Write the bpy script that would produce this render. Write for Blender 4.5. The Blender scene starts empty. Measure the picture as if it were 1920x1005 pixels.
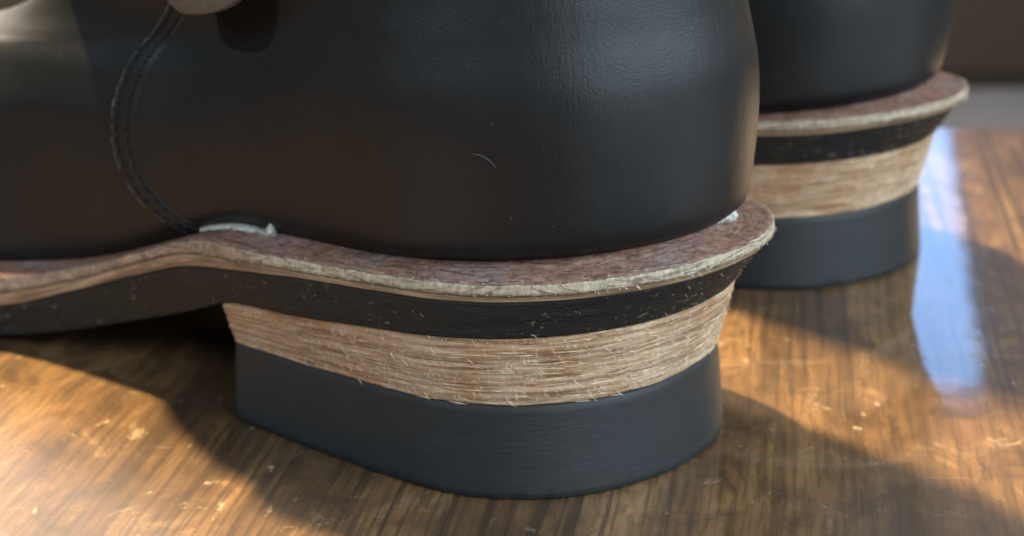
import bpy, math, random
import numpy as np
from mathutils import Vector, Matrix
random.seed(7); rng = np.random.default_rng(7)
S = 0.01                                    # everything below is written in centimetres
scene = bpy.context.scene
COL = scene.collection

# ------------------------------------------------------------------ camera
CAM = np.array([0.0, -27.116, 11.965]); PITCH = 0.309; ROLL = -0.019; FPX = 3496.6
cd = bpy.data.cameras.new('camera'); cam = bpy.data.objects.new('camera', cd); COL.objects.link(cam)
scene.camera = cam
cd.sensor_width = 36; cd.lens = FPX/1920*36; cd.clip_start = 0.01; cd.clip_end = 50
fw = Vector((0, math.cos(PITCH), -math.sin(PITCH))); rt = Vector((1, 0, 0)); up = rt.cross(fw)
r2 = rt*math.cos(ROLL)+up*math.sin(ROLL); u2 = -rt*math.sin(ROLL)+up*math.cos(ROLL)
cam.matrix_world = Matrix(((r2.x, u2.x, -fw.x, CAM[0]*S), (r2.y, u2.y, -fw.y, CAM[1]*S), (r2.z, u2.z, -fw.z, CAM[2]*S), (0, 0, 0, 1)))
cd.dof.use_dof = True; cd.dof.focus_distance = 0.262; cd.dof.aperture_fstop = 24

# ------------------------------------------------------------------ world, lamps, exposure
w = bpy.data.worlds.new('World'); scene.world = w; w.use_nodes = True
bg = w.node_tree.nodes['Background']; bg.inputs[0].default_value = (0.80, 0.85, 0.9, 1); bg.inputs[1].default_value = 0.11
def look(o, loc, target):
    o.location = Vector(loc)*S
    d = Vector(target)-Vector(loc); o.rotation_euler = d.to_track_quat('-Z', 'Y').to_euler()
def area(name, loc, target, sx, sy, power, color):
    l = bpy.data.lights.new(name, 'AREA'); l.shape = 'RECTANGLE'; l.size = sx*S; l.size_y = sy*S
    l.energy = power; l.color = color
    o = bpy.data.objects.new(name, l); COL.objects.link(o); look(o, loc, target); return o
EL = math.radians(71)
ks = bpy.data.lights.new('low_warm_light', 'SPOT'); ks.energy = 1950; ks.color = (1, .71, .34); ks.shadow_soft_size = 0.055
ks.spot_size = math.radians(13); ks.spot_blend = 1
ko = bpy.data.objects.new('low_warm_light', ks); COL.objects.link(ko)
look(ko, (-.58*300*math.cos(EL), .815*300*math.cos(EL)+4, 300*math.sin(EL)), (-7, 5, 0))
wo = area('window_light', (49, 300, 90), (8, 10, 4), 66, 60, 5.2, (.24, .50, 1))
wo.rotation_euler.rotate_axis('Z', math.radians(9))
area('window_light_warm', (-120, 215, 185), (0, 0, 2), 90, 50, 150, (1, .88, .78))
area('warm_side_lamp', (150, 190, 62), (8, 8, 5), 30, 40, 14, (1, .70, .42))
area('floor_wall_fill', (90, 320, 235), (60, 330, -70), 120, 60, 14, (.95, .95, 1))  # added fill lamp, brightens the floor and wall beyond the table
area('room_light_right', (88, -62, 62), (0, 2, 5), 200, 80, 50, (.74, .88, 1))
area('room_light_left', (-80, -50, 60), (0, 2, 3), 60, 40, 6.5, (.74, .88, 1))
scene.view_settings.view_transform = 'Standard'; scene.view_settings.look = 'None'
scene.view_settings.exposure = 0; scene.view_settings.gamma = 1

# ------------------------------------------------------------------ material helpers
class NT:
    def __init__(s, name):
        s.m = bpy.data.materials.new(name); s.m.use_nodes = True; s.t = s.m.node_tree
        s.b = s.t.nodes['Principled BSDF']
    def n(s, typ, **kw):
        nd = s.t.nodes.new(typ)
        for k, v in kw.items():
            if k.startswith('i_'): nd.inputs[k[2:].replace('_', ' ')].default_value = v
            else: setattr(nd, k, v)
        return nd
    def l(s, a, b): s.t.links.new(a, b)
    def coord(s, kind='Object', scale=(1, 1, 1), rot=(0, 0, 0), loc=(0, 0, 0)):
        tc = s.n('ShaderNodeTexCoord'); mp = s.n('ShaderNodeMapping'); s.l(tc.outputs[kind], mp.inputs[0])
        mp.inputs['Scale'].default_value = scale; mp.inputs['Rotation'].default_value = rot; mp.inputs['Location'].default_value = loc
        return mp.outputs[0]
    def noise(s, vec, scale=5, detail=4, rough=.55, dist=0):
        nd = s.n('ShaderNodeTexNoise'); s.l(vec, nd.inputs['Vector'])
        nd.inputs['Scale'].default_value = scale; nd.inputs['Detail'].default_value = detail
        nd.inputs['Roughness'].default_value = rough; nd.inputs['Distortion'].default_value = dist
        return nd.outputs['Fac']
    def ramp(s, fac, stops, interp='LINEAR'):
        nd = s.n('ShaderNodeValToRGB'); s.l(fac, nd.inputs[0]); e = nd.color_ramp.elements; nd.color_ramp.interpolation = interp
        while len(e) < len(stops): e.new(.5)
        for el, (p, c) in zip(e, stops):
            el.position = p; el.color = (c, c, c, 1) if isinstance(c, (int, float)) else (*c, 1)
        return nd.outputs[0]
    def mix(s, fac, a, b, mode='MIX'):
        nd = s.n('ShaderNodeMix', data_type='RGBA', blend_type=mode)
        for k, v in ((0, fac), (6, a), (7, b)):
            inp = nd.inputs[k]
            if hasattr(v, 'links'): s.l(v, inp)
            elif isinstance(v, (int, float)): inp.default_value = v if k == 0 else (v, v, v, 1)
            else: inp.default_value = (*v, 1)
        return nd.outputs[2]
    def math(s, op, a, b=0., c=None):
        nd = s.n('ShaderNodeMath', operation=op)
        for i, v in enumerate((a, b) if c is None else (a, b, c)):
            if hasattr(v, 'links'): s.l(v, nd.inputs[i])
            else: nd.inputs[i].default_value = v
        return nd.outputs[0]
    def bump(s, h, dist, strength=1., prev=None):
        nd = s.n('ShaderNodeBump'); s.l(h, nd.inputs['Height']); nd.inputs['Distance'].default_value = dist*S; nd.inputs['Strength'].default_value = strength
        if prev is not None: s.l(prev, nd.inputs['Normal'])
        return nd.outputs[0]
    def out(s, base=None, rough=None, normal=None, spec=.5, **kw):
        if base is not None:
            if hasattr(base, 'links'): s.l(base, s.b.inputs['Base Color'])
            else: s.b.inputs['Base Color'].default_value = (*base, 1)
        if rough is not None:
            if hasattr(rough, 'links'): s.l(rough, s.b.inputs['Roughness'])
            else: s.b.inputs['Roughness'].default_value = rough
        if normal is not None: s.l(normal, s.b.inputs['Normal'])
        s.b.inputs['Specular IOR Level'].default_value = spec
        for k, v in kw.items(): s.b.inputs[k.replace('_', ' ')].default_value = v
        return s.m
CM = (100, 100, 100)

def mat_leather():
    t = NT('black_leather'); v = t.coord('Object', CM)
    vs = t.coord('Object', (1000, 1000, 90))
    big = t.noise(v, .45, 3, .5); pores = t.noise(v, 26, 3, .6); strk = t.noise(vs, 1.6, 3, .6)
    dust = t.ramp(t.noise(v, 7.5, 7, .8), [(.62, 0.), (.74, 1.)])
    col = t.mix(big, (.0040, .0048, .0052), (.0085, .0098, .0102))
    col = t.mix(t.math('MULTIPLY', dust, .35), col, (.10, .10, .098))
    r = t.math('ADD', .35, t.math('MULTIPLY', big, .10)); r = t.math('ADD', r, t.math('MULTIPLY', strk, .10)); r = t.math('ADD', r, t.math('MULTIPLY', dust, .15))
    n = t.bump(pores, .0045, 1); n = t.bump(strk, .0045, 1, n); n = t.bump(big, .10, .5, n)
    return t.out(col, r, n, .28)
def mat_edge_dark():
    t = NT('cut_leather_edge'); v = t.coord('Object', CM)
    n = t.noise(v, 9, 5, .7)
    return t.out(t.ramp(n, [(.30, (.02, .018, .017)), (.5, (.12, .108, .095)), (.68, (.34, .31, .27))]), .8, t.bump(n, .02))  # pale tones also paint in the light caught along the edge
def mat_rubber():
    t = NT('black_rubber'); uv = t.coord('UV', CM); v = t.coord('Object', CM)
    st = t.noise(t.coord('UV', (160, 2600, 1)), 1, 4, .6); fine = t.noise(v, 45, 3, .6)
    sc = t.ramp(t.noise(t.coord('UV', (300, 1500, 1)), 1.2, 6, .8, .8), [(.64, 0.), (.76, 1.)])
    col = t.mix(st, (.008, .0092, .0096), (.0145, .016, .0167)); col = t.mix(t.math('MULTIPLY', sc, .5), col, (.13, .14, .15))
    n = t.bump(st, .006); n = t.bump(fine, .003, 1, n)
    return t.out(col, t.math('ADD', .50, t.math('MULTIPLY', st, .15)), n, .32)
def mat_midsole():
    t = NT('black_sole_edge'); v = t.coord('Object', CM)
    st = t.noise(t.coord('UV', (220, 2200, 1)), 1, 5, .65); fine = t.noise(v, 30, 4, .7)
    fl = t.ramp(t.noise(t.coord('UV', (500, 800, 1)), 1.3, 5, .75, .6), [(.59, 0.), (.645, 1.)])
    sep = t.n('ShaderNodeSeparateXYZ'); t.l(uv_out(t), sep.inputs[0])
    col = t.mix(st, (.005, .005, .0047), (.016, .0155, .014))
    col = t.mix(t.math('MULTIPLY', fl, t.ramp(t.noise(v, 1.1, 3, .6), [(.46, .05), (.64, .75)])), col, (.30, .25, .17))
    n = t.bump(st, .02); n = t.bump(fine, .012, 1, n)
    return t.out(col, .62, n, .22)
def uv_out(t):
    return t.coord('UV', (1, 1, 1))
def mat_stack():
    t = NT('raw_stacked_leather'); v = t.coord('Object', CM)
    st = t.noise(t.coord('UV', (45, 900, 1)), 1, 6, .70, .5)
    st2 = t.noise(t.coord('UV', (110, 1500, 1), loc=(3, 1, 0)), 1, 5, .72, 1.1)
    nap = t.noise(t.coord('UV', (1500, 700, 1)), 1, 4, .7, 1.5)
    big = t.noise(v, .9, 3, .6); fine = t.noise(v, 30, 5, .8)
    col = t.ramp(st, [(.30, (.20, .11, .055)), (.44, (.38, .25, .145)), (.56, (.52, .37, .24)), (.72, (.70, .55, .39))])
    col = t.mix(t.ramp(st2, [(.36, .9), (.43, 0.)]), col, (.17, .10, .055))
    col = t.mix(t.ramp(nap, [(.55, 0.), (.68, .55)]), col, (.82, .72, .58))
    col = t.mix(t.ramp(big, [(.4, 0.), (.62, .8)]), col, t.mix(1., col, (.82, .64, .50), 'MULTIPLY'))
    n = t.bump(st, .03); n = t.bump(st2, .035, 1, n); n = t.bump(fine, .03, 1, n); n = t.bump(nap, .015, 1, n)
    return t.out(col, .9, n, .15)
def mat_welt():
    # V of the UV map runs up the edge, then over the rim and inwards over the ledge
    t = NT('worn_welt_leather'); v = t.coord('Object', CM)
    sep = t.n('ShaderNodeSeparateXYZ'); t.l(uv_out(t), sep.inputs[0]); V = t.math('MULTIPLY', sep.outputs[1], 100)
    wob = t.noise(v, 4, 4, .6); Vn = t.math('ADD', V, t.math('MULTIPLY', t.math('SUBTRACT', wob, .5), .12))
    big = t.noise(v, .9, 4, .6); mot = t.noise(v, 5.5, 6, .72, .6); fine = t.noise(v, 30, 5, .75)
    nap = t.noise(t.coord('UV', (1200, 450, 1)), 1, 5, .7, .8)
    edge = t.ramp(nap, [(.3, (.22, .175, .12)), (.5, (.34, .285, .205)), (.7, (.48, .42, .32))])
    top = t.ramp(mot, [(.28, (.10, .045, .030)), (.46, (.19, .095, .065)), (.58, (.27, .15, .11)), (.74, (.40, .28, .22))])
    top = t.mix(t.ramp(big, [(.52, 0.), (.70, .6)]), top, t.ramp(mot, [(.3, (.12, .098, .092)), (.7, (.33, .30, .285))]))
    m = t.ramp(Vn, [(.0, 0.), (.30, 0.), (.34, 1.)])
    so = t.n('ShaderNodeSeparateXYZ'); t.l(v, so.inputs[0]); fwd = t.math('SUBTRACT', so.outputs[0], 5.6); fwd = t.ramp(fwd, [(0., 0.), (1., 1.)])
    edge = t.mix(t.math('MULTIPLY', fwd, .85), edge, t.ramp(mot, [(.3, (.12, .07, .045)), (.5, (.26, .165, .115)), (.7, (.42, .31, .23))]))
    col = t.mix(m, edge, top)
    low = t.ramp(Vn, [(.0, 1.), (.12, .75), (.18, 0.)])
    col = t.mix(low, col, t.ramp(nap, [(.3, (.07, .045, .025)), (.7, (.26, .19, .12))]))
    line = t.ramp(Vn, [(.30, 0.), (.32, .6), (.345, 0.)]); col = t.mix(line, col, (.06, .03, .025))
    crk = t.ramp(t.noise(t.coord('UV', (60, 300, 1), rot=(0, 0, .35)), 1.1, 5, .6, 1.6), [(.480, 0.), (.50, 1.), (.52, 0.)])
    col = t.mix(t.math('MULTIPLY', crk, t.math('MULTIPLY', m, .6)), col, (.09, .035, .025))
    n = t.bump(mot, .025); n = t.bump(fine, .015, 1, n); n = t.bump(crk, -.02, 1, n)
    return t.out(col, .8, n, .3)
def mat_brown_mid():
    t = NT('brown_midsole_edge'); v = t.coord('Object', CM)
    st = t.noise(t.coord('UV', (60, 1000, 1)), 1, 5, .65); fine = t.noise(v, 30, 4, .7)
    col = t.ramp(st, [(.3, (.07, .04, .02)), (.5, (.20, .125, .07)), (.7, (.38, .27, .17))])
    return t.out(col, .75, t.bump(fine, .02, 1, t.bump(st, .03)), .3)
def mat_fibre():
    t = NT('pale_fibre'); return t.out((.74, .64, .50), .8, None, .2)
def mat_flake():
    t = NT('torn_leather_flake'); v = t.coord('Object', CM); n = t.noise(v, 6, 3, .6)
    return t.out(t.ramp(n, [(.35, (.34, .225, .135)), (.65, (.66, .53, .38))]), .9, None, .1)
def mat_strap_shade():
    t = NT('strap_shade_black'); return t.out((.0045, .0045, .0045), .8, None, .10)  # near-black that paints the shadow below the strap
def mat_fluff():
    t = NT('grey_white_fluff'); v = t.coord('Object', CM); n = t.noise(v, 14, 4, .7)
    return t.out(t.ramp(n, [(.3, (.24, .23, .20)), (.6, (.54, .53, .48))]), .9, t.bump(n, .03), .2)
def mat_thread():
    t = NT('black_thread'); return t.out((.010, .010, .011), .6, None, .25)
def mat_scuff():
    t = NT('pale_scuff'); v = t.coord('Object', CM); n = t.noise(v, 30, 4, .7)
    m = t.out(t.ramp(n, [(.3, (.012, .012, .012)), (.65, (.05, .05, .052))]), .8, None, .2); return m
def mat_strap():
    t = NT('grey_worn_strap_leather'); v = t.coord('Object', CM); n = t.noise(v, 20, 4, .7)
    return t.out(t.ramp(n, [(.3, (.035, .034, .033)), (.7, (.10, .097, .09))]), .6, t.bump(n, .008), .4)
def mat_wood():
    t = NT('varnished_wood')
    tc = t.n('ShaderNodeTexCoord'); sep = t.n('ShaderNodeSeparateXYZ'); t.l(tc.outputs['Object'], sep.inputs[0])
    base = t.coord('Object', CM, rot=(0, 0, math.radians(4)))
    warp = t.noise(base, .16, 3, .5)
    def stretched(sx, sy, amount, off):
        mp = t.n('ShaderNodeMapping'); t.l(base, mp.inputs[0]); mp.inputs['Scale'].default_value = (sx, sy, 1); mp.inputs['Location'].default_value = (off, off, 0)
        cmb = t.n('ShaderNodeCombineXYZ'); t.l(t.math('MULTIPLY', warp, amount), cmb.inputs[0])
        a = t.n('ShaderNodeVectorMath', operation='ADD'); t.l(mp.outputs[0], a.inputs[0]); t.l(cmb.outputs[0], a.inputs[1]); return a.outputs[0]
    g1 = t.noise(stretched(5.2, .075, 1.2, 0), 1, 5, .62, .2)      # dark grooves
    g2 = t.noise(stretched(11, .7, 5, 5), 1, 4, .65, .1)       # fine pores
    g3 = t.noise(stretched(.45, .11, 1, 9), 1, 4, .6, .8)      # broad figure
    blot = t.noise(t.coord('Object', (110, 65, 100)), .85, 6, .74, .7); mask = t.noise(base, .075, 2, .5)
    col = t.ramp(g3, [(.28, (.055, .031, .016)), (.5, (.115, .063, .028)), (.72, (.205, .118, .050))])
    col = t.mix(t.ramp(blot, [(.36, .85), (.52, 0.)]), col, (.045, .027, .015))
    col = t.mix(t.ramp(blot, [(.56, 0.), (.70, .6)]), col, (.24, .15, .07))
    gm = t.ramp(mask, [(.36, .35), (.52, .85)])
    col = t.mix(t.math('MULTIPLY', gm, t.ramp(g1, [(.40, .95), (.46, .5), (.51, 0.)])), col, (.028, .018, .011))
    col = t.mix(t.ramp(g2, [(.40, .45), (.50, 0.)]), col, (.035, .021, .012))
    wear = t.ramp(t.noise(base, 1.05, 6, .75, .9), [(.62, 0.), (.68, 1.)])
    wear2 = t.ramp(t.noise(t.coord('Object', (170, 100, 100), rot=(0, 0, .5)), 1.7, 4, .55), [(.66, 0.), (.74, 1.)])
    scr = t.noise(t.coord('Object', (30, 500, 100), rot=(0, 0, .75)), .35, 3, .5, .3)
    scr = t.math('MULTIPLY', t.ramp(scr, [(.665, 0.), (.675, 1.), (.685, 0.)]), .1)
    wr = t.math('MAXIMUM', t.math('MAXIMUM', t.math('MULTIPLY', wear, .3), t.math('MULTIPLY', wear2, .5)), scr)
    col = t.mix(wr, col, (.46, .36, .22))
    rg = t.math('ADD', .09, t.math('MULTIPLY', g1, .08)); rg = t.math('ADD', rg, t.math('MULTIPLY', wr, .25))
    n = t.bump(g2, .003, .7); n = t.bump(t.noise(base, .9, 3, .5), .02, .5, n); n = t.bump(wr, .005, 1, n)
    cn = t.bump(t.noise(base, .55, 2, .5), .010, .5); cn = t.bump(wr, .002, 1, cn)
    t.l(cn, t.b.inputs['Coat Normal']); t.l(t.math('ADD', .055, t.math('MULTIPLY', wr, .3)), t.b.inputs['Coat Roughness'])
    return t.out(col, t.math('ADD', rg, .32), n, .25, Coat_Weight=1.0)
def mat_plain(name, c, r, sc=.05, c2=None):
    t = NT(name); v = t.coord('Object', CM); n = t.noise(v, sc, 4, .6)
    return t.out(t.mix(n, c, c2 or tuple(x*.6 for x in c)), r, None, .4)
M = dict(leather=mat_leather(), cut=mat_edge_dark(), rubber=mat_rubber(), midsole=mat_midsole(), stack=mat_stack(), welt=mat_welt(),
         brown=mat_brown_mid(), fibre=mat_fibre(), fluff=mat_fluff(), flake=mat_flake(), strap_shade=mat_strap_shade(), thread=mat_thread(), scuff=mat_scuff(), strap=mat_strap(), wood=mat_wood())

# ------------------------------------------------------------------ mesh helpers
def mesh(name, V, Fc, mats, parent=None, uvs=None, midx=None, smooth=True):
    me = bpy.data.meshes.new(name); me.from_pydata((np.asarray(V)*S).tolist(), [], Fc); 
    if uvs is not None:
        lay = me.uv_layers.new(name='UVMap'); idx = np.zeros(len(me.loops), int); me.loops.foreach_get('vertex_index', idx)
        if isinstance(uvs, dict):
            U = uvs['loops']
        else: U = np.asarray(uvs)[idx]
        lay.data.foreach_set('uv', (U*S).ravel())
    for m in (mats if isinstance(mats, (list, tuple)) else [mats]): me.materials.append(m)
    if midx is not None: me.polygons.foreach_set('material_index', midx)
    if smooth: me.polygons.foreach_set('use_smooth', [True]*len(me.polygons))
    me.update(); me.validate()
    o = bpy.data.objects.new(name, me); COL.objects.link(o)
    if parent is not None: o.parent = parent
    return o
def vnoise(x, y, seed=0):
    """2-D value noise, -1..1"""
    x = np.asarray(x, float); y = np.asarray(y, float)
    xi = np.floor(x).astype(int); yi = np.floor(y).astype(int); fx = x-xi; fy = y-yi
    fx = fx*fx*(3-2*fx); fy = fy*fy*(3-2*fy)
    def h(a, b):
        n = (a*374761393+b*668265263+seed*69069) & 0x7fffffff; n = ((n ^ (n >> 13))*1274126177) & 0x7fffffff
        return ((n ^ (n >> 16)) & 0xffff)/32767.5-1
    return (h(xi, yi)*(1-fx)+h(xi+1, yi)*fx)*(1-fy)+(h(xi, yi+1)*(1-fx)+h(xi+1, yi+1)*fx)*fy
def fbm(x, y, seed=0, o=4):
    r = 0; a = 1; s = 0
    for k in range(o): r = r+a*vnoise(x*2**k, y*2**k, seed+k*17); s += a; a *= .55
    return r/s
def catmull(xs, ys):
    xs = np.array(xs, float); ys = np.array(ys, float)
    m = np.zeros_like(ys); d = np.diff(ys)/np.diff(xs)
    m[1:-1] = (d[:-1]*np.diff(xs)[1:]+d[1:]*np.diff(xs)[:-1])/(xs[2:]-xs[:-2]); m[0] = d[0]; m[-1] = d[-1]
    def f(x):
        x = np.asarray(x, float); xx = np.clip(x, xs[0], xs[-1]); i = np.clip(np.searchsorted(xs, xx)-1, 0, len(xs)-2)
        h = xs[i+1]-xs[i]; t = (xx-xs[i])/h
        return ys[i]*(1+2*t)*(1-t)**2+h*m[i]*t*(1-t)**2+ys[i+1]*t*t*(3-2*t)+h*m[i+1]*t*t*(t-1)
    return f

# ------------------------------------------------------------------ boot outlines (boot frame: x from heel back to toe, y towards the camera side, z up)
L_, W_, R_, P_, TAP = 7.184, 3.195, 3.084, 2.119, .076
def back_cap(out, ox, n=90):
    th = np.linspace(0, 1, n)**1.0*np.pi/2
    x = R_*(1-np.cos(th)**(2/P_)); y = W_*np.sin(th)**(2/P_)
    k = (R_-x)/R_; x2 = x-ox*k
    y2 = y+out*np.sin(np.clip(np.arctan2(y/W_, 1.0001-np.minimum(x2, R_)/R_), 0, np.pi/2))
    y2[0] = 0
    return x2, y2
def heel_line(out, ox):
    x, y = back_cap(out, ox)
    xb = np.linspace(R_, L_, 46)[1:]; yb = W_*(1-TAP*((xb-R_)/(L_-R_))**2)+out
    return np.r_[x, xb], np.r_[y, yb]
def sole_line(out, ox, keys):
    x, y = back_cap(out, ox)
    xs, ys = zip(*([(R_-.8, np.interp(R_-.8, x, y)), (R_, W_+out)]+keys)); f = catmull(xs, ys)
    xb = np.r_[np.linspace(R_, 15, 120)[1:], 15+14.2*np.sin(np.linspace(0, np.pi/2, 60)[1:])]
    yb = f(xb); q = np.clip((xb-22)/7.2, 0, 1); yb = yb*(1-q**2.4)**(1/2.4); yb[-1] = 0
    return np.r_[x, xb], np.r_[y, yb]
def zprof(h, s, c, rise=0): return lambda x: h+s*(x-R_)/R_+c*((x-R_)/R_)**2+rise*np.clip((R_-x)/R_, 0, 2)**2
zH1 = zprof(1.462, -.077, 0)
zH2 = zprof(2.534, -.237, -.058)
def blend(f, keys, x0):
    xs = np.array([x0-2, x0-1]+[k[0] for k in keys]); ys = np.array([float(f(x0-2)), float(f(x0-1))]+[k[1] for k in keys]); g = catmull(xs, ys)
    return lambda x: np.where(np.asarray(x) < x0-1.5, f(x), g(x))
zA = blend(zH2, [(7.2, 2.10), (7.6, 1.95), (8.4, 1.64), (10, 1.10), (11.9, .52), (13.4, .18), (15, .02), (19, .0), (24, .15), (29.3, 1.1)], 6.2)
zh3 = zprof(3.27, -.143, .015, .06)
zB = blend(lambda x: zh3(x)-.09, [(6.2, 2.93), (8.2, 2.55), (9.45, 2.14), (11.6, 1.38), (13.7, .75), (15.5, .6), (19, .6), (24, .75), (29.3, 1.7)], 5.5)
zC = blend(zh3, [(6.2, 3.09), (8.2, 2.78), (9.5, 2.34), (11.6, 1.58), (13.7, 1.02), (15.5, .95), (19, .95), (24, 1.1), (29.3, 2.05)], 5.5)
zD = blend(lambda x: zh3(x)+.21, [(6.2, 3.32), (7.2, 3.26), (8.3, 2.98), (9.8, 2.42), (12, 1.72), (13.6, 1.42), (15.5, 1.28), (19, 1.25), (24, 1.4), (29.3, 2.35)], 5.5)
K_black = [(5, 3.36), (7.2, 3.08), (8.3, 2.86), (9.5, 2.68), (11, 2.62), (13, 2.84), (15, 3.3), (19, 4.25), (23, 4.35), (29.3, 4.1)]
K_edge = [(5, 3.50), (6.5, 3.40), (8, 3.12), (9.5, 2.85), (11, 2.78), (13, 2.98), (15, 3.45), (19, 4.4), (23, 4.5), (29.3, 4.2)]

def slab(name, rows, mats, parent, disp=None, top_inset=None, breast=False, caps=True):
    """rows: list of (x, y, z) half lines, bottom row first. Closed solid: near and far sides, breast, bottom and top."""
    loops = []
    for (x, y, z) in rows:
        near = np.c_[x[::-1], y[::-1], z[::-1]]; far = np.c_[x, -y, z][1:]
        lp = np.r_[near, far]
        if breast:
            k = 14; a, b = lp[-1], lp[0]; t = np.linspace(0, 1, k+2)[1:-1, None]; lp = np.r_[lp, a+(b-a)*t]
        elif abs(y[-1]) < 1e-6: lp = lp[:-1]
        loops.append(lp)
    G = np.array(loops); nr, nc = G.shape[:2]
    d = np.roll(G[0], -1, 0)-G[0]; u = np.r_[0, np.cumsum(np.linalg.norm(d, axis=1))]
    v = np.r_[0, np.cumsum(np.linalg.norm(np.diff(G, axis=0), axis=2).mean(1))]
    tan = np.roll(G, -1, 1)-np.roll(G, 1, 1); nrm = np.stack([-tan[..., 1], tan[..., 0], 0*tan[..., 0]], -1); nrm /= np.linalg.norm(nrm, axis=2, keepdims=True)+1e-9
    # make it point outwards
    cen = G.mean((0, 1)); i0 = nc//4
    if ((G[0, i0]-cen)*nrm[0, i0]).sum() < 0: nrm = -nrm
    if disp is not None:
        U, Vv = np.meshgrid(u[:-1], v); D = disp(U, Vv, G); G = G+nrm*D[..., None]
    V = G.reshape(-1, 3).tolist(); Fc = []; UV = []
    for r in range(nr-1):
        for c in range(nc):
            c2 = (c+1) % nc
            Fc.append((r*nc+c, r*nc+c2, (r+1)*nc+c2, (r+1)*nc+c)); uu = u[c+1]
            UV += [(u[c], v[r]), (uu, v[r]), (uu, v[r+1]), (u[c], v[r+1])]
    # caps: strips between the near and the far half
    nh = len(rows[0][0])
    def cap(r, flip, vv):
        for i in range(nh-1):
            a, b = r*nc+i, r*nc+i+1; c_, d_ = r*nc+(2*nh-2-i-1), (r*nc+(2*nh-2-i)) if (2*nh-2-i) < nc else r*nc+i
            q = [a, b, c_, d_]; q = [k for j, k in enumerate(q) if k not in q[:j]]
            if len(q) < 3: continue
            if flip: q = q[::-1]
            Fc.append(tuple(q)); 
            for k in q: UV.append((V[k][0]*.7+20, vv+abs(V[k][1])*.5))
    if caps:
        cap(0, True, v[0]); cap(nr-1, False, v[-1])
    o = mesh(name, V, Fc, mats, parent, {'loops': np.array(UV)})
    o.data.validate()
    return o, G, u
def lerp_rows(a, b, ts): return [tuple(p+(q-p)*t for p, q in zip(a, b)) for t in ts]
def inset(line, dist, dz=0):
    x, y, z = line; tx = np.gradient(x); ty = np.gradient(y); n = np.hypot(tx, ty)+1e-9
    return (x+dist*ty/n, np.maximum(y-dist*tx/n, 0) if abs(y[-1]) > 1e-6 else np.r_[0, np.maximum(y-dist*tx/n, 0)[1:-1], 0], z+dz)

def tubes(name, paths, radius, mat, parent, sides=4, kind='stuff'):
    V = []; Fc = []
    for P, r in zip(paths, radius):
        P = np.asarray(P); T = np.gradient(P, axis=0); T /= np.linalg.norm(T, axis=1, keepdims=True)+1e-9
        a = np.array([.3, .5, .8]); N = np.cross(T, a); N /= np.linalg.norm(N, axis=1, keepdims=True)+1e-9; B = np.cross(T, N); b0 = len(V)
        for i in range(len(P)):
            rr = r*(1-.6*abs(2*i/(len(P)-1)-1)**2)
            for k in range(sides):
                an = 2*math.pi*k/sides; V.append(P[i]+rr*(N[i]*math.cos(an)+B[i]*math.sin(an)))
        for i in range(len(P)-1):
            for k in range(sides):
                k2 = (k+1) % sides; Fc.append((b0+i*sides+k, b0+i*sides+k2, b0+(i+1)*sides+k2, b0+(i+1)*sides+k))
    o = mesh(name, V, Fc, mat, parent)
    if kind: o['kind'] = kind
    return o

# ------------------------------------------------------------------ the upper
# level: v, heel z, front z, back x, front x, half width at heel / waist / ball, back radius, front radius
LV = [  # zh    zf    xb    xf    Wh    Wm    Wb    Rb   Rf   cy
    (3.40, 2.30, .28, 28.6, 3.00, 2.15, 3.70, 4.9, 7.0, -.33),
    (4.20, 2.90, -.24, 28.9, 3.15, 2.45, 3.70, 4.1, 7.0, -.17),
    (5.20, 3.70, -.48, 28.5, 3.24, 2.57, 3.05, 3.9, 7.5, -.06),
    (6.20, 4.50, -.50, 26.5, 3.24, 2.42, 2.15, 3.8, 9.0, 0),
    (7.20, 5.30, -.30, 18.6, 3.14, 2.18, 1.50, 3.7, 8.0, 0),
    (8.20, 6.30, -.10, 14.6, 3.03, 2.25, 1.70, 3.6, 6.5, 0),
    (9.60, 8.20, .40, 12.8, 3.10, 2.80, 2.75, 3.4, 5.0, -.1),
    (12.0, 11.4, .40, 11.8, 3.20, 3.20, 3.10, 4.0, 4.6, -.10),
    (17.0, 17.0, .10, 11.5, 3.0, 3.0, 2.9, 4.6, 5.0, -.28),
    (30.0, 30.0, .0, 11.2, 2.8, 2.8, 2.7, 5.0, 5.2, -.45)]
LVf = [catmull(range(len(LV)), [l[i] for l in LV]) for i in range(10)]
def upper_pt(v, t, side):
    """v: level, t: x fraction 0..1 (arrays)"""
    zh, zf, xb, xf, Wh, Wm, Wb, Rb, Rf, cy = [f(v) for f in LVf]
    x = xb+(xf-xb)*t
    wsm = np.where(x < 9, Wh+(Wm-Wh)*smooth((x-3)/6), Wm+(Wb-Wm)*smooth((x-12)/7))
    kb = np.clip(1-(x-xb)/Rb, 0, 1); kf = np.clip(1-(xf-x)/Rf, 0, 1)
    wd = wsm*(1-kb**2.1)**(1/2.1)*(1-kf**2.2)**(1/2.2)
    zlin = zh+(zf-zh)*((x-xb)/(xf-xb))
    join = zD(x)+.03; a = smooth(v/2.2)
    z = np.where(v <= 0, join, join*(1-a)+zlin*a) if True else zlin
    z = z+ (v*.0)
    z = join+(zlin-join)*np.clip(v/1.6, 0, 1)**.9 if False else np.maximum(z, join+.30*v)
    return np.stack([x, side*wd+cy*(1-smooth((x-3)/5)*np.clip(1-(v-5), 0, 1))+.11*(x-5)*smooth((v-5)/2.), z], -1)
def smooth(t): t = np.clip(t, 0, 1); return t*t*(3-2*t)
def xparam(n): s = np.linspace(0, 1, n); return (1-np.cos(np.pi*s))/2
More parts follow.
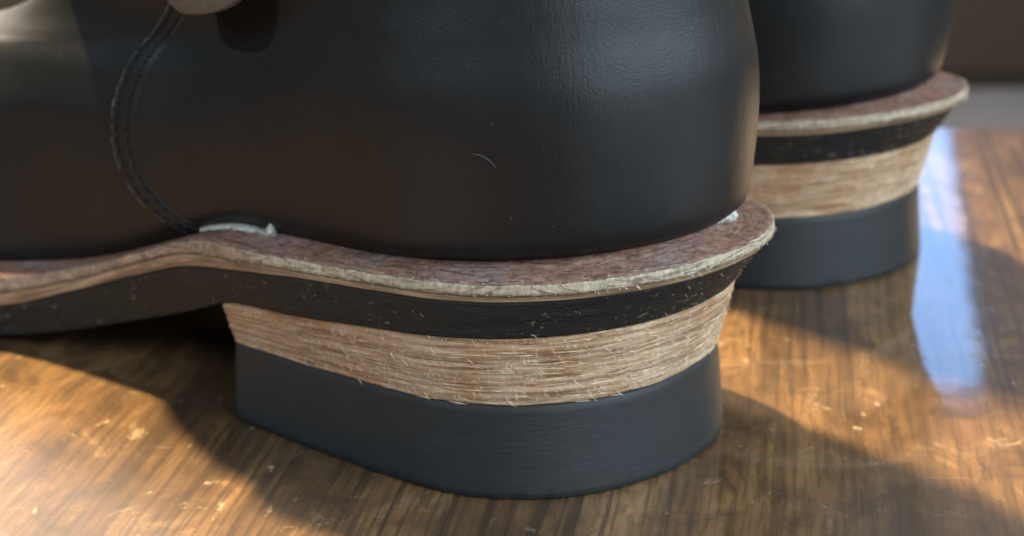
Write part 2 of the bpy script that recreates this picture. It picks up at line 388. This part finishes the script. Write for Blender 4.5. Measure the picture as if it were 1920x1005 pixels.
def grid_faces(nr, nc, closed=False, base=0, flip=False):
    F_ = []
    for r in range(nr-1):
        for c in range(nc if closed else nc-1):
            c2 = (c+1) % nc; q = (base+r*nc+c, base+r*nc+c2, base+(r+1)*nc+c2, base+(r+1)*nc+c)
            F_.append(q[::-1] if flip else q)
    return F_

def build_boot(root):
    # --- heel: rubber cap, three leather lifts
    def disp_rub(U, V, G):
        return .010*fbm(U*.5, V*1.5, 3, 3)+.005*fbm(U*2, V*14, 5, 3)-.018*np.clip(fbm(U*3, V*4+9, 8, 3)-.35, 0, 1)-np.exp(-(V/.10)**2)*.030*np.clip(vnoise(U*2.2, U*0, 4)+vnoise(U*7, U*0, 6)*.6, 0, 2)
    a0 = heel_line(0, 0); a1 = heel_line(-.118, -.11); a2 = heel_line(.126, .226)
    A0 = (*a0, 0*a0[0]+.0); A1 = (*a1, zH1(a1[0])); A2 = (*a2, zH2(a2[0]))
    rows = [inset((A0[0], A0[1], A0[2]), .05)] + lerp_rows((A0[0], A0[1], A0[2]+.04), A1, np.r_[np.linspace(0, .97, 14)]) + [inset((A1[0], A1[1], A1[2]-.004), .03)]
    # pinch the middle a little (the cap flares towards the table)
    slab('rubber_heel_cap', rows, M['rubber'], root, disp_rub, breast=True)
    stack = None
    cuts = [0, .30, .62, 1.0]; insets = [.004, .0, .008]; parts = []
    stack = bpy.data.objects.new('heel_stack', None); COL.objects.link(stack); stack.parent = root
    gg = None
    for k in range(3):
        c0, c1 = cuts[k], cuts[k+1]
        seed = 11+k*7
        def disp_st(U, V, G, seed=seed, ins=insets[k], n=None):
            Z = V
            d = .022*fbm(U*.5, Z*9, seed, 4)+.020*fbm(U*2.2, Z*13, seed+3, 3)
            d += -.022*(np.clip(fbm(U*.45+7, Z*14+3, seed+9, 3)-.25, 0, 1)*3)
            # ragged rims where lifts meet
            t = np.linspace(0, 1, G.shape[0])[:, None]
            rim = np.exp(-((t)/.07)**2)+np.exp(-((1-t)/.07)**2)
            return d-ins-rim*(.006+.010*np.clip(vnoise(U*1.3, U*0, seed), 0, 1))
        n = 15
        rows = lerp_rows(A1, A2, np.linspace(c0+.002, c1-.002, n))
        o, G, u = slab('leather_lift', rows, M['stack'], stack, disp_st, breast=True)
        gg = G if gg is None else np.r_[gg, G]
    # --- black sole, from the stack up under the welt
    b0 = sole_line(.126, .226, K_black); b1 = sole_line(.225, .77, K_edge)
    B0 = (*b0, zA(b0[0])+.003); B1 = (*b1, zB(b1[0]))
    def disp_bl(U, V, G):
        return .016*fbm(U*1.2, V*9, 31, 4)+.010*fbm(U*7, V*18, 33, 3)
    rows = [inset(B0, .05, -.001)]+lerp_rows(B0, B1, np.r_[.03, np.linspace(.08, .97, 15)])+[inset(B1, .04)]
    o, GB, u = slab('black_sole', rows, M['midsole'], root, disp_bl)
    # --- brown leather midsole
    c1 = sole_line(.225, .84, K_edge); C0 = (*c1, zB(c1[0])+.002); C1 = (*c1, zC(c1[0]))
    def disp_br(U, V, G): return .012*fbm(U*2, V*12, 41, 4)
    rows = [inset(C0, .03)]+lerp_rows(C0, C1, np.linspace(.06, .94, 6))+[inset(C1, .03)]
    slab('leather_midsole', rows, M['brown'], root, disp_br)
    # --- welt with its wide ledge
    D0 = (*sole_line(.235, .95, K_edge), 0); D0 = (D0[0], D0[1], zC(D0[0])+.002); D1 = (D0[0], D0[1], zD(D0[0]))
    side = lerp_rows(D0, D1, [0, .05, .2, .35, .5, .65, .8])
    ths = [(.05, .93), (.11, .985)]
    rows = [inset(D0, .10)]+[inset(D0, .04, .01)]+side[1:]
    rows += [inset((D1[0], D1[1], D0[2]+(D1[2]-D0[2])*.93), .03), inset(D1, .08), inset(D1, .16, -.008), inset(D1, .30, -.004), inset(D1, .5, .02), inset(D1, .75, .05), inset(D1, 1.05, .08), inset(D1, 1.5, .09)]
    def disp_we(U, V, G):
        return .020*fbm(U*1.1, V*3, 51, 4)+.010*fbm(U*8, V*10, 53, 3)
    o, GW, u = slab('welt', rows, M['welt'], root, disp_we)
    # --- upper body
    nv, ns = 92, 150
    vs = np.r_[np.linspace(0, 7, 74), np.linspace(7.15, 9, 18)]; ts = xparam(ns)
    VV, TT = np.meshgrid(vs, ts, indexing='ij')
    near = upper_pt(VV, TT, 1); far = upper_pt(VV, TT, -1)
    loop = np.concatenate([near[:, ::-1], far[:, 1:-1]], 1)
    nc = loop.shape[1]
    V = loop.reshape(-1, 3); Fc = grid_faces(nv, nc, True)
    # vamp cap is not needed: the rings climb the instep and open at the shaft top; inner wall of the shaft
    inner = loop[-1]*1.0; cen = inner.mean(0); rim = cen+(inner-cen)*.95; deep = rim.copy(); deep[:, 2] -= 9; rim[:, 2] += .05
    b = len(V); V = np.r_[V, rim, deep]
    for c in range(nc):
        c2 = (c+1) % nc; t = (nv-1)*nc
        Fc.append((t+c, t+c2, b+c2, b+c)); Fc.append((b+c, b+c2, b+nc+c2, b+nc+c))
    # bottom (inside the welt)
    mesh('vamp', V, Fc, M['leather'], root)
    # --- heel quarter laid over it, to the curved seam
    seam = catmull([2.4, 2.99, 3.16, 3.56, 4.09, 4.75, 5.60, 6.9, 8.2, 10, 13, 17, 25], [8.2, 8.95, 9.34, 9.85, 10.14, 10.15, 9.88, 8.8, 7.7, 7.0, 6.6, 6.6, 6.6])
    def off_at(v, x):   # x relative to the seam, on the quarter
        dd = x
        o = .10+.0*dd
        o = np.where(dd < .06, .015+.085*np.clip(dd/.06, 0, 1), o)
        o = o+.030*smooth((.74-dd)/.30)*smooth(dd/.05)-.016*np.exp(-((dd-.62)/.05)**2)
        return o
    nv2 = len(vs); 
    fr = np.r_[np.linspace(0, .30, 18)**1.0, np.linspace(.30, .9, 26)[1:]]            # distance back from the seam
    for side in (1,):
        T = np.zeros((nv2, 0))
    # parameter t for the seam at each level
    tse = []
    for v in vs:
        x = 9.
        for _ in range(30):
            xb = float(LVf[2](v)); xf = float(LVf[3](v)); p = upper_pt(np.array(v), np.array((x-xb)/(xf-xb)), 1); x = .5*x+.5*float(seam(p[2]))
        tse.append(x)
    tse = np.array(tse); xbv = LVf[2](vs); xfv = LVf[3](vs)
    dist = np.r_[0, .012, .03, .06, .12, .25, .40, .50, .55, .58, .61, .64, .67, .71, .77, .9, 1.2]
    xs = [(tse-d) for d in dist]
    q = (1-np.cos(np.pi/2*np.linspace(1, 0, 60)[1:]))         # back to the heel
    xs += [xbv+(tse-1.2-xbv)*k for k in q]
    X = np.array(xs).T; T = np.clip((X-xbv[:, None])/(xfv-xbv)[:, None], 0, 1)
    VV = np.repeat(vs[:, None], X.shape[1], 1)
    N1 = upper_pt(VV, T, 1); N2 = upper_pt(VV, T, -1)
    G = np.concatenate([N1, N2[:, ::-1][:, 1:]], 1); DD = np.concatenate([tse[:, None]-X, (tse[:, None]-X)[:, ::-1][:, 1:]], 1)
    VVf = np.concatenate([VV, VV[:, 1:]], 1)
    du = np.gradient(G, axis=1); dv = np.gradient(G, axis=0); N = np.cross(du, dv); N /= np.linalg.norm(N, axis=2, keepdims=True)+1e-9
    if N[10, 20, 1] < 0: N = -N
    rag = .012*vnoise(vs*9, vs*0, 77)[:, None]
    G = G+N*(off_at(VVf, DD))[..., None]
    G[:, 0, 0] += rag[:, 0]; G[:, 1, 0] += rag[:, 0]*.8
    nc2 = G.shape[1]; Fq = grid_faces(nv2, nc2); mi = []
    for r in range(nv2-1):
        for c in range(nc2-1): mi.append(1 if (c < 3 or c > nc2-5) else 0)
    mesh('heel_quarter', G.reshape(-1, 3), Fq, [M['leather'], M['cut']], root, midx=mi)
    # --- stitches: two rows on the lapped strip
    def surf(v, x, side=1, off=.15):
        xb = LVf[2](v); xf = LVf[3](v); e = 1e-3
        p = upper_pt(v, (x-xb)/(xf-xb), side); px = upper_pt(v, (x+e-xb)/(xf-xb), side); pv = upper_pt(v+e, (x-xb)/(xf-xb), side)
        n = np.cross(px-p, pv-p); n /= np.linalg.norm(n)+1e-12
        if n[1]*side < 0: n = -n
        return p+n*off
    tf = lambda v: np.interp(v, vs, tse)
    paths = []; rad = []
    for row_d in (.17, .46):
        v = .5
        while v < 8:
            P = []
            for k in range(5):
                vv = v+.10*k/4; bow = math.sin(math.pi*k/4)
                P.append(surf(np.array(vv), np.array(tf(vv)-row_d), 1, .135+.022*bow))
            paths.append(P); rad.append(.019); v += .135
    tubes('stitching', paths, rad, M['thread'], root, 5)
    # --- the raw cut edge of the quarter, frayed; pale colour paints in caught light
    vv = np.linspace(.9, 7, 420); P = np.array([surf(np.array(a), np.array(tf(a)+.012*vnoise(a*14, 0, 5)), 1, .085+.012*float(vnoise(a*22, 3, 8))) for a in vv])
    segs = [P[i:i+15] for i in range(0, 405, 14)]
    tubes('raw_edge_highlight', segs, [.011+.006*random.random() for _ in segs], M['cut'], root, 5, None)
    # --- loose fibres on the raw edges
    paths = []; rad = []
    def tuft(p, n, tdir, ln, r, curl=1.):
        k = 7; P = []; a = random.uniform(-1, 1); b_ = random.uniform(-1, 1); c_ = random.uniform(.3, 1)
        for i in range(k):
            s = i/(k-1)
            P.append(p+n*(.008+ln*.30*math.sin(s*2.4)*c_)+tdir*(ln*(a*s+curl*.4*math.sin(s*4)*b_))+np.array([0, 0, 1])*(ln*(b_*s+.3*math.sin(s*3+a))))
        paths.append(P); rad.append(r)
    nr_, ncg = gg.shape[:2]
    for _ in range(600):
        c = random.randrange(20, 165); r = min(nr_-1, 2+int(random.random()*(nr_-2)))
        p = gg[r, c]; t = gg[r, (c+1) % ncg]-p; t = t/(np.linalg.norm(t)+1e-9); n = np.array([-t[1], t[0], 0.]); 
        if (p-np.array([3, 0, p[2]]))@n < 0: n = -n
        tuft(p, n, t, random.choice([.03, .05, .07, .10, .14]), random.uniform(.0022, .0050))
    paths2 = []; rad2 = []
    for _ in range(300):                        # torn flakes lying along the layers
        c = random.randrange(25, 285); k = random.randrange(3, 16); r = random.randrange(nr_)
        if c+k >= ncg: continue
        P = gg[r, c:c+k].copy(); T_ = P[-1]-P[0]; n = np.array([-T_[1], T_[0], 0.]); n /= np.linalg.norm(n)+1e-9
        if (P[0]-np.array([3, 0, P[0][2]]))@n < 0: n = -n
        if len(P) > 2: P[:, 2] += np.linspace(0, random.uniform(-.03, .03), k); paths2.append(P+n*(.003+.012*np.sin(np.linspace(0, 3, k))[:, None]*random.random())); rad2.append(random.uniform(.004, .009))
    tubes('torn_flakes', paths2, rad2, M['flake'], root, 4)
    tubes('stack_fibres', paths, rad, M['fibre'], root, 3)
    paths = []; rad = []
    nr_, ncg = GW.shape[:2]
    for _ in range(260):
        c = random.randrange(60, 330); r = random.choice([1, 2, 2, 2, 3, 8, 9])
        if c >= ncg: continue
        back = 1 if 195 < c < 330 else .5
        p = GW[r, c]; t = GW[r, (c+1) % ncg]-p; t = t/(np.linalg.norm(t)+1e-9); n = np.array([-t[1], t[0], 0.])
        if (p-np.array([min(max(p[0], 3), 20), 0, p[2]]))@n < 0: n = -n
        tuft(p, n, t, random.uniform(.03, .09)*back, random.uniform(.002, .004))
    tubes('welt_fibres', paths, rad, M['fibre'], root, 3)
    paths = []; rad = []
    nr_, ncg = GB.shape[:2]
    for _ in range(50):
        c = random.randrange(60, 330); r = random.randrange(2, nr_-1)
        if c >= ncg: continue
        p = GB[r, c]; t = GB[r, (c+1) % ncg]-p; t = t/(np.linalg.norm(t)+1e-9); n = np.array([-t[1], t[0], 0.])
        if (p-np.array([min(max(p[0], 3), 20), 0, p[2]]))@n < 0: n = -n
        tuft(p, n, t, random.uniform(.015, .05), random.uniform(.002, .005))
    nrs, ncs = GB.shape[:2]
    for _ in range(90):                       # frayed fringe round the back, where the lifts meet the sole
        c = random.randrange(250, 300); r = random.choice([1, 2, 3, 5, 9, 13])
        if c >= ncs: continue
        p = GB[r, c]; t = GB[r, (c+1) % ncs]-p; t = t/(np.linalg.norm(t)+1e-9); n = np.array([-t[1], t[0], 0.])
        if (p-np.array([3, 0, p[2]]))@n < 0: n = -n
        tuft(p, n, t, random.uniform(.02, .07), random.uniform(.002, .0045))
    tubes('sole_flecks', paths, rad, M['flake'], root, 3)
    return surf

def blob(name, pts, mat, parent, hairs=0, seed=1):
    """an irregular lump through a chain of (x, y, z, rx, ry, rz)"""
    rnd = random.Random(seed); V = []; Fc = []
    for (x, y, z, r, h) in pts:
        b = len(V); n1, n2 = 12, 7
        for i in range(n2+1):
            th = math.pi*i/n2
            for k in range(n1):
                a = 2*math.pi*k/n1; j = 1+rnd.uniform(-.28, .28)
                V.append((x+r*j*math.sin(th)*math.cos(a), y+r*.6*j*math.sin(th)*math.sin(a), z+h*j*math.cos(th)))
        for i in range(n2):
            for k in range(n1):
                k2 = (k+1) % n1; Fc.append((b+i*n1+k, b+i*n1+k2, b+(i+1)*n1+k2, b+(i+1)*n1+k))
    for _ in range(hairs):
        (x, y, z, r, h) = rnd.choice(pts); d = np.array([rnd.gauss(0, 1), rnd.gauss(0, 1), abs(rnd.gauss(0, 1))]); d /= np.linalg.norm(d)
        p = np.array([x, y, z])+d*np.array([r, r*.6, h])*.8; e = p+d*rnd.uniform(.03, .10)+np.array([rnd.uniform(-.03, .03), 0, rnd.uniform(-.03, .03)]); b = len(V); wv = np.array([.004, .004, .004])
        V += [p-wv, p+wv*np.array([1, -1, 1]), e, p+np.array([0, .006, -.004])]; Fc += [(b, b+1, b+2), (b+1, b+3, b+2), (b+3, b, b+2)]
    return mesh(name, V, Fc, mat, parent)

def empty(name, loc, rz):
    o = bpy.data.objects.new(name, None); COL.objects.link(o); o.location = Vector(loc)*S; o.rotation_euler = (0, 0, rz); o.empty_display_size = .05; return o
# boot axis towards the toe is (-cos th, sin th); local x+ maps there, local y+ to the camera side (mirrored frame: scale y = -1)
TH1, TH2 = .681, .712
boot = empty('boot', (2.705, 0, 0), math.pi-TH1)
# with rotation pi-th, local +x -> (-cos th, sin th); local +y -> (-sin th, -cos th): right handed
surf = build_boot(boot)
boot['label'] = 'front black leather boot with stacked leather heel and white fluff on its welt'
boot['category'] = 'boot'; boot['group'] = 'pair of black boots'
other = empty('boot', (8.003, 9.666, 0), math.pi-TH2); other.scale = (1, -1, 1)
def copy_tree(o, par):
    for ch in [c for c in bpy.data.objects if c.parent == o]:
        c = ch.copy(); COL.objects.link(c); c.parent = par; copy_tree(ch, c)
copy_tree(boot, other)
other['label'] = 'farther black leather boot standing half hidden behind the front one'
other['category'] = 'boot'; other['group'] = 'pair of black boots'

# --- details only the front boot shows
# strap tab near the top of the picture
def patch(name, v0, x0, hw, hh, off0, off1, thick, mat, parent, roundness=3.0, tail=0.):
    n = 28; V = []; Fc = []; ring = []
    for i in range(n):
        a = 2*math.pi*i/n; ca, sa = math.cos(a), math.sin(a)
        ring.append((math.copysign(abs(ca)**(2/roundness), ca)*hw, math.copysign(abs(sa)**(2/roundness), sa)*hh))
    levels = [(.93, 0), (1, .2), (1, .8), (.95, 1.), (.6, 1.03), (.02, 1.03)]
    for (sc, tt) in levels:
        for (px, pz) in ring:
            s = (pz/hh+1)/2
            o = off0*(1-s)+off1*s+thick*tt
            V.append(surf(np.array(v0+pz*sc), np.array(x0+px*sc), 1, o))
    Fc = grid_faces(len(levels), n, True)
    Fc.append(tuple(range(n))[::-1])
    return mesh(name, V, Fc, mat, parent)
strap = patch('strap_end', 6.02, 6.6, 1.4, 1.27, .75, .35, .20, M['strap'], boot, 2.6)
under = patch('strap_shadow', 5.2, 6.7, .92, 1.5, .07, .06, .05, M['strap_shade'], boot, 3.4)  # dark patch laid on the leather as the strap's painted shadow
# small scuffs on the leather
def scuff(pts, r):
    P = np.array([surf(np.array(a), np.array(b), 1, .105) for a, b in pts]); return P
tubes('scuff_mark', [scuff([(2.38, 1.72), (2.35, 1.60), (2.28, 1.50), (2.18, 1.44)], 0), scuff([(2.36, 1.66), (2.31, 1.56), (2.25, 1.49)], 0), scuff([(1.62, 1.35), (1.59, 1.33), (1.56, 1.32)], 0)], [.02, .014, .010], M['scuff'], boot, 5)
# glue and fluff
def rag_patch(name, x0, x1, yc0, yc1, wid, hgt, nx, ny, lift, hairs, seed):
    rnd = random.Random(seed); V = []; Fc = []
    for i in range(nx+1):
        t = i/nx; x = x0+(x1-x0)*t; env = (math.sin(math.pi*(t*.94+.03))**.6)*(.55+.55*abs(float(vnoise(t*9, 0, seed))))+.12*(.5+.5*float(vnoise(t*40, 2, seed)))
        for j in range(ny+1):
            q = j/ny*2-1; y = yc0+(yc1-yc0)*t+q*wid*env+.03*float(vnoise(t*30, q*3, seed+1))
            h = hgt*max(0, 1-q*q)**.6*(.45+.8*abs(float(fbm(t*22, q*3, seed+2, 3))))*min(1, env*2)
            V.append((x+.03*float(vnoise(q*6, t*30, seed+5)), y, float(zD(x))+lift+h-(.02 if abs(q) > .95 else 0)))
    Fc = grid_faces(nx+1, ny+1)
    for _ in range(hairs):
        p = np.array(rnd.choice(V)); d = np.array([rnd.gauss(0, 1), rnd.gauss(.3, 1), abs(rnd.gauss(0, .8))]); d /= np.linalg.norm(d); e = p+d*rnd.uniform(.03, .11); b = len(V)
        V += [tuple(p+np.array([.004, 0, .003])), tuple(p-np.array([.004, 0, .003])), tuple(e), tuple(p+np.array([0, .005, 0]))]; Fc += [(b, b+1, b+2), (b+1, b+3, b+2), (b+3, b, b+2)]
    for k in range(7):                           # the little upright wisp at its end
        x, z, r = x1+.12-.01*k+rnd.uniform(-.015, .015), float(zD(x1))+lift+.05+.035*k, .07-.007*k; b = len(V)
        for i in range(5):
            for m in range(8):
                a = m*math.pi/4; th = math.pi*i/4; jt = rnd.uniform(.7, 1.3); V.append((x+r*jt*math.sin(th)*math.cos(a), yc1+.02+r*jt*math.sin(th)*math.sin(a), z+r*jt*math.cos(th)))
        Fc += [tuple(b+q for q in f_) for f_ in grid_faces(5, 8, True)]
    return mesh(name, V, Fc, M['fluff'], boot)
gl = rag_patch('dried_glue', 8.35, 6.15, 2.40, 2.72, .12, .05, 90, 12, .05, 420, 12); gl['label'] = 'white fluffy glue residue at the arch'
tf_ = [(-.03-.025*i+random.uniform(-.02, .02), -.62-.05*i, 3.86+.006*i+random.uniform(-.02, .03), .10, .055+.012*i) for i in range(7)]
tw = blob('fluff_tuft', tf_, M['fluff'], boot, 120, 9); tw['label'] = 'white tuft caught at the back of the heel ledge'

# ------------------------------------------------------------------ table, floor, wall
def box(name, x0, x1, y0, y1, z0, z1, mat, rz=0., bevel=0., loc=(0, 0, 0)):
    V = [(x, y, z) for x in (x0, x1) for y in (y0, y1) for z in (z0, z1)]
    F_ = [(0, 1, 3, 2), (4, 6, 7, 5), (0, 4, 5, 1), (2, 3, 7, 6), (0, 2, 6, 4), (1, 5, 7, 3)]
    o = mesh(name, V, F_, mat, smooth=False); o.rotation_euler.z = rz; o.location = Vector(loc)*S
    if bevel: m = o.modifiers.new('b', 'BEVEL'); m.width = bevel*S; m.segments = 3
    return o
tb = box('table_top', -70, 50, -75, 0, -3.2, 0, M['wood'], -.085, .35, (0, 23.4, 0)); tb['kind'] = 'structure'
fl = box('floor', -500, 500, -300, 402, -77, -75, mat_plain('grey_floor', (.42, .42, .44), .5)); fl['kind'] = 'structure'
wl = box('wall', -500, 500, 402, 412, -75, 260, mat_plain('dark_brown_wall', (.34, .24, .15), .7, .012, (.10, .075, .05))); wl['kind'] = 'structure'

cab = empty('cabinet', (92, 388, -75), 0)
cab['label'] = 'dark wooden cabinet out of focus beyond the table at upper right'; cab['category'] = 'cabinet'
dk = mat_plain('dark_cabinet_wood', (.11, .075, .042), .5, .02, (.06, .042, .026))
def cbox(name, x0, x1, y0, y1, z0, z1):
    o = box(name, x0, x1, y0, y1, z0, z1, dk, 0, .6); o.parent = cab; return o
cbox('cabinet_body', -15, 101, -22, 8, 0, 130); cbox('cabinet_door', -13, 42, -24.5, -22.3, 4, 126); cbox('cabinet_door', 44, 99, -24.5, -22.3, 4, 126)
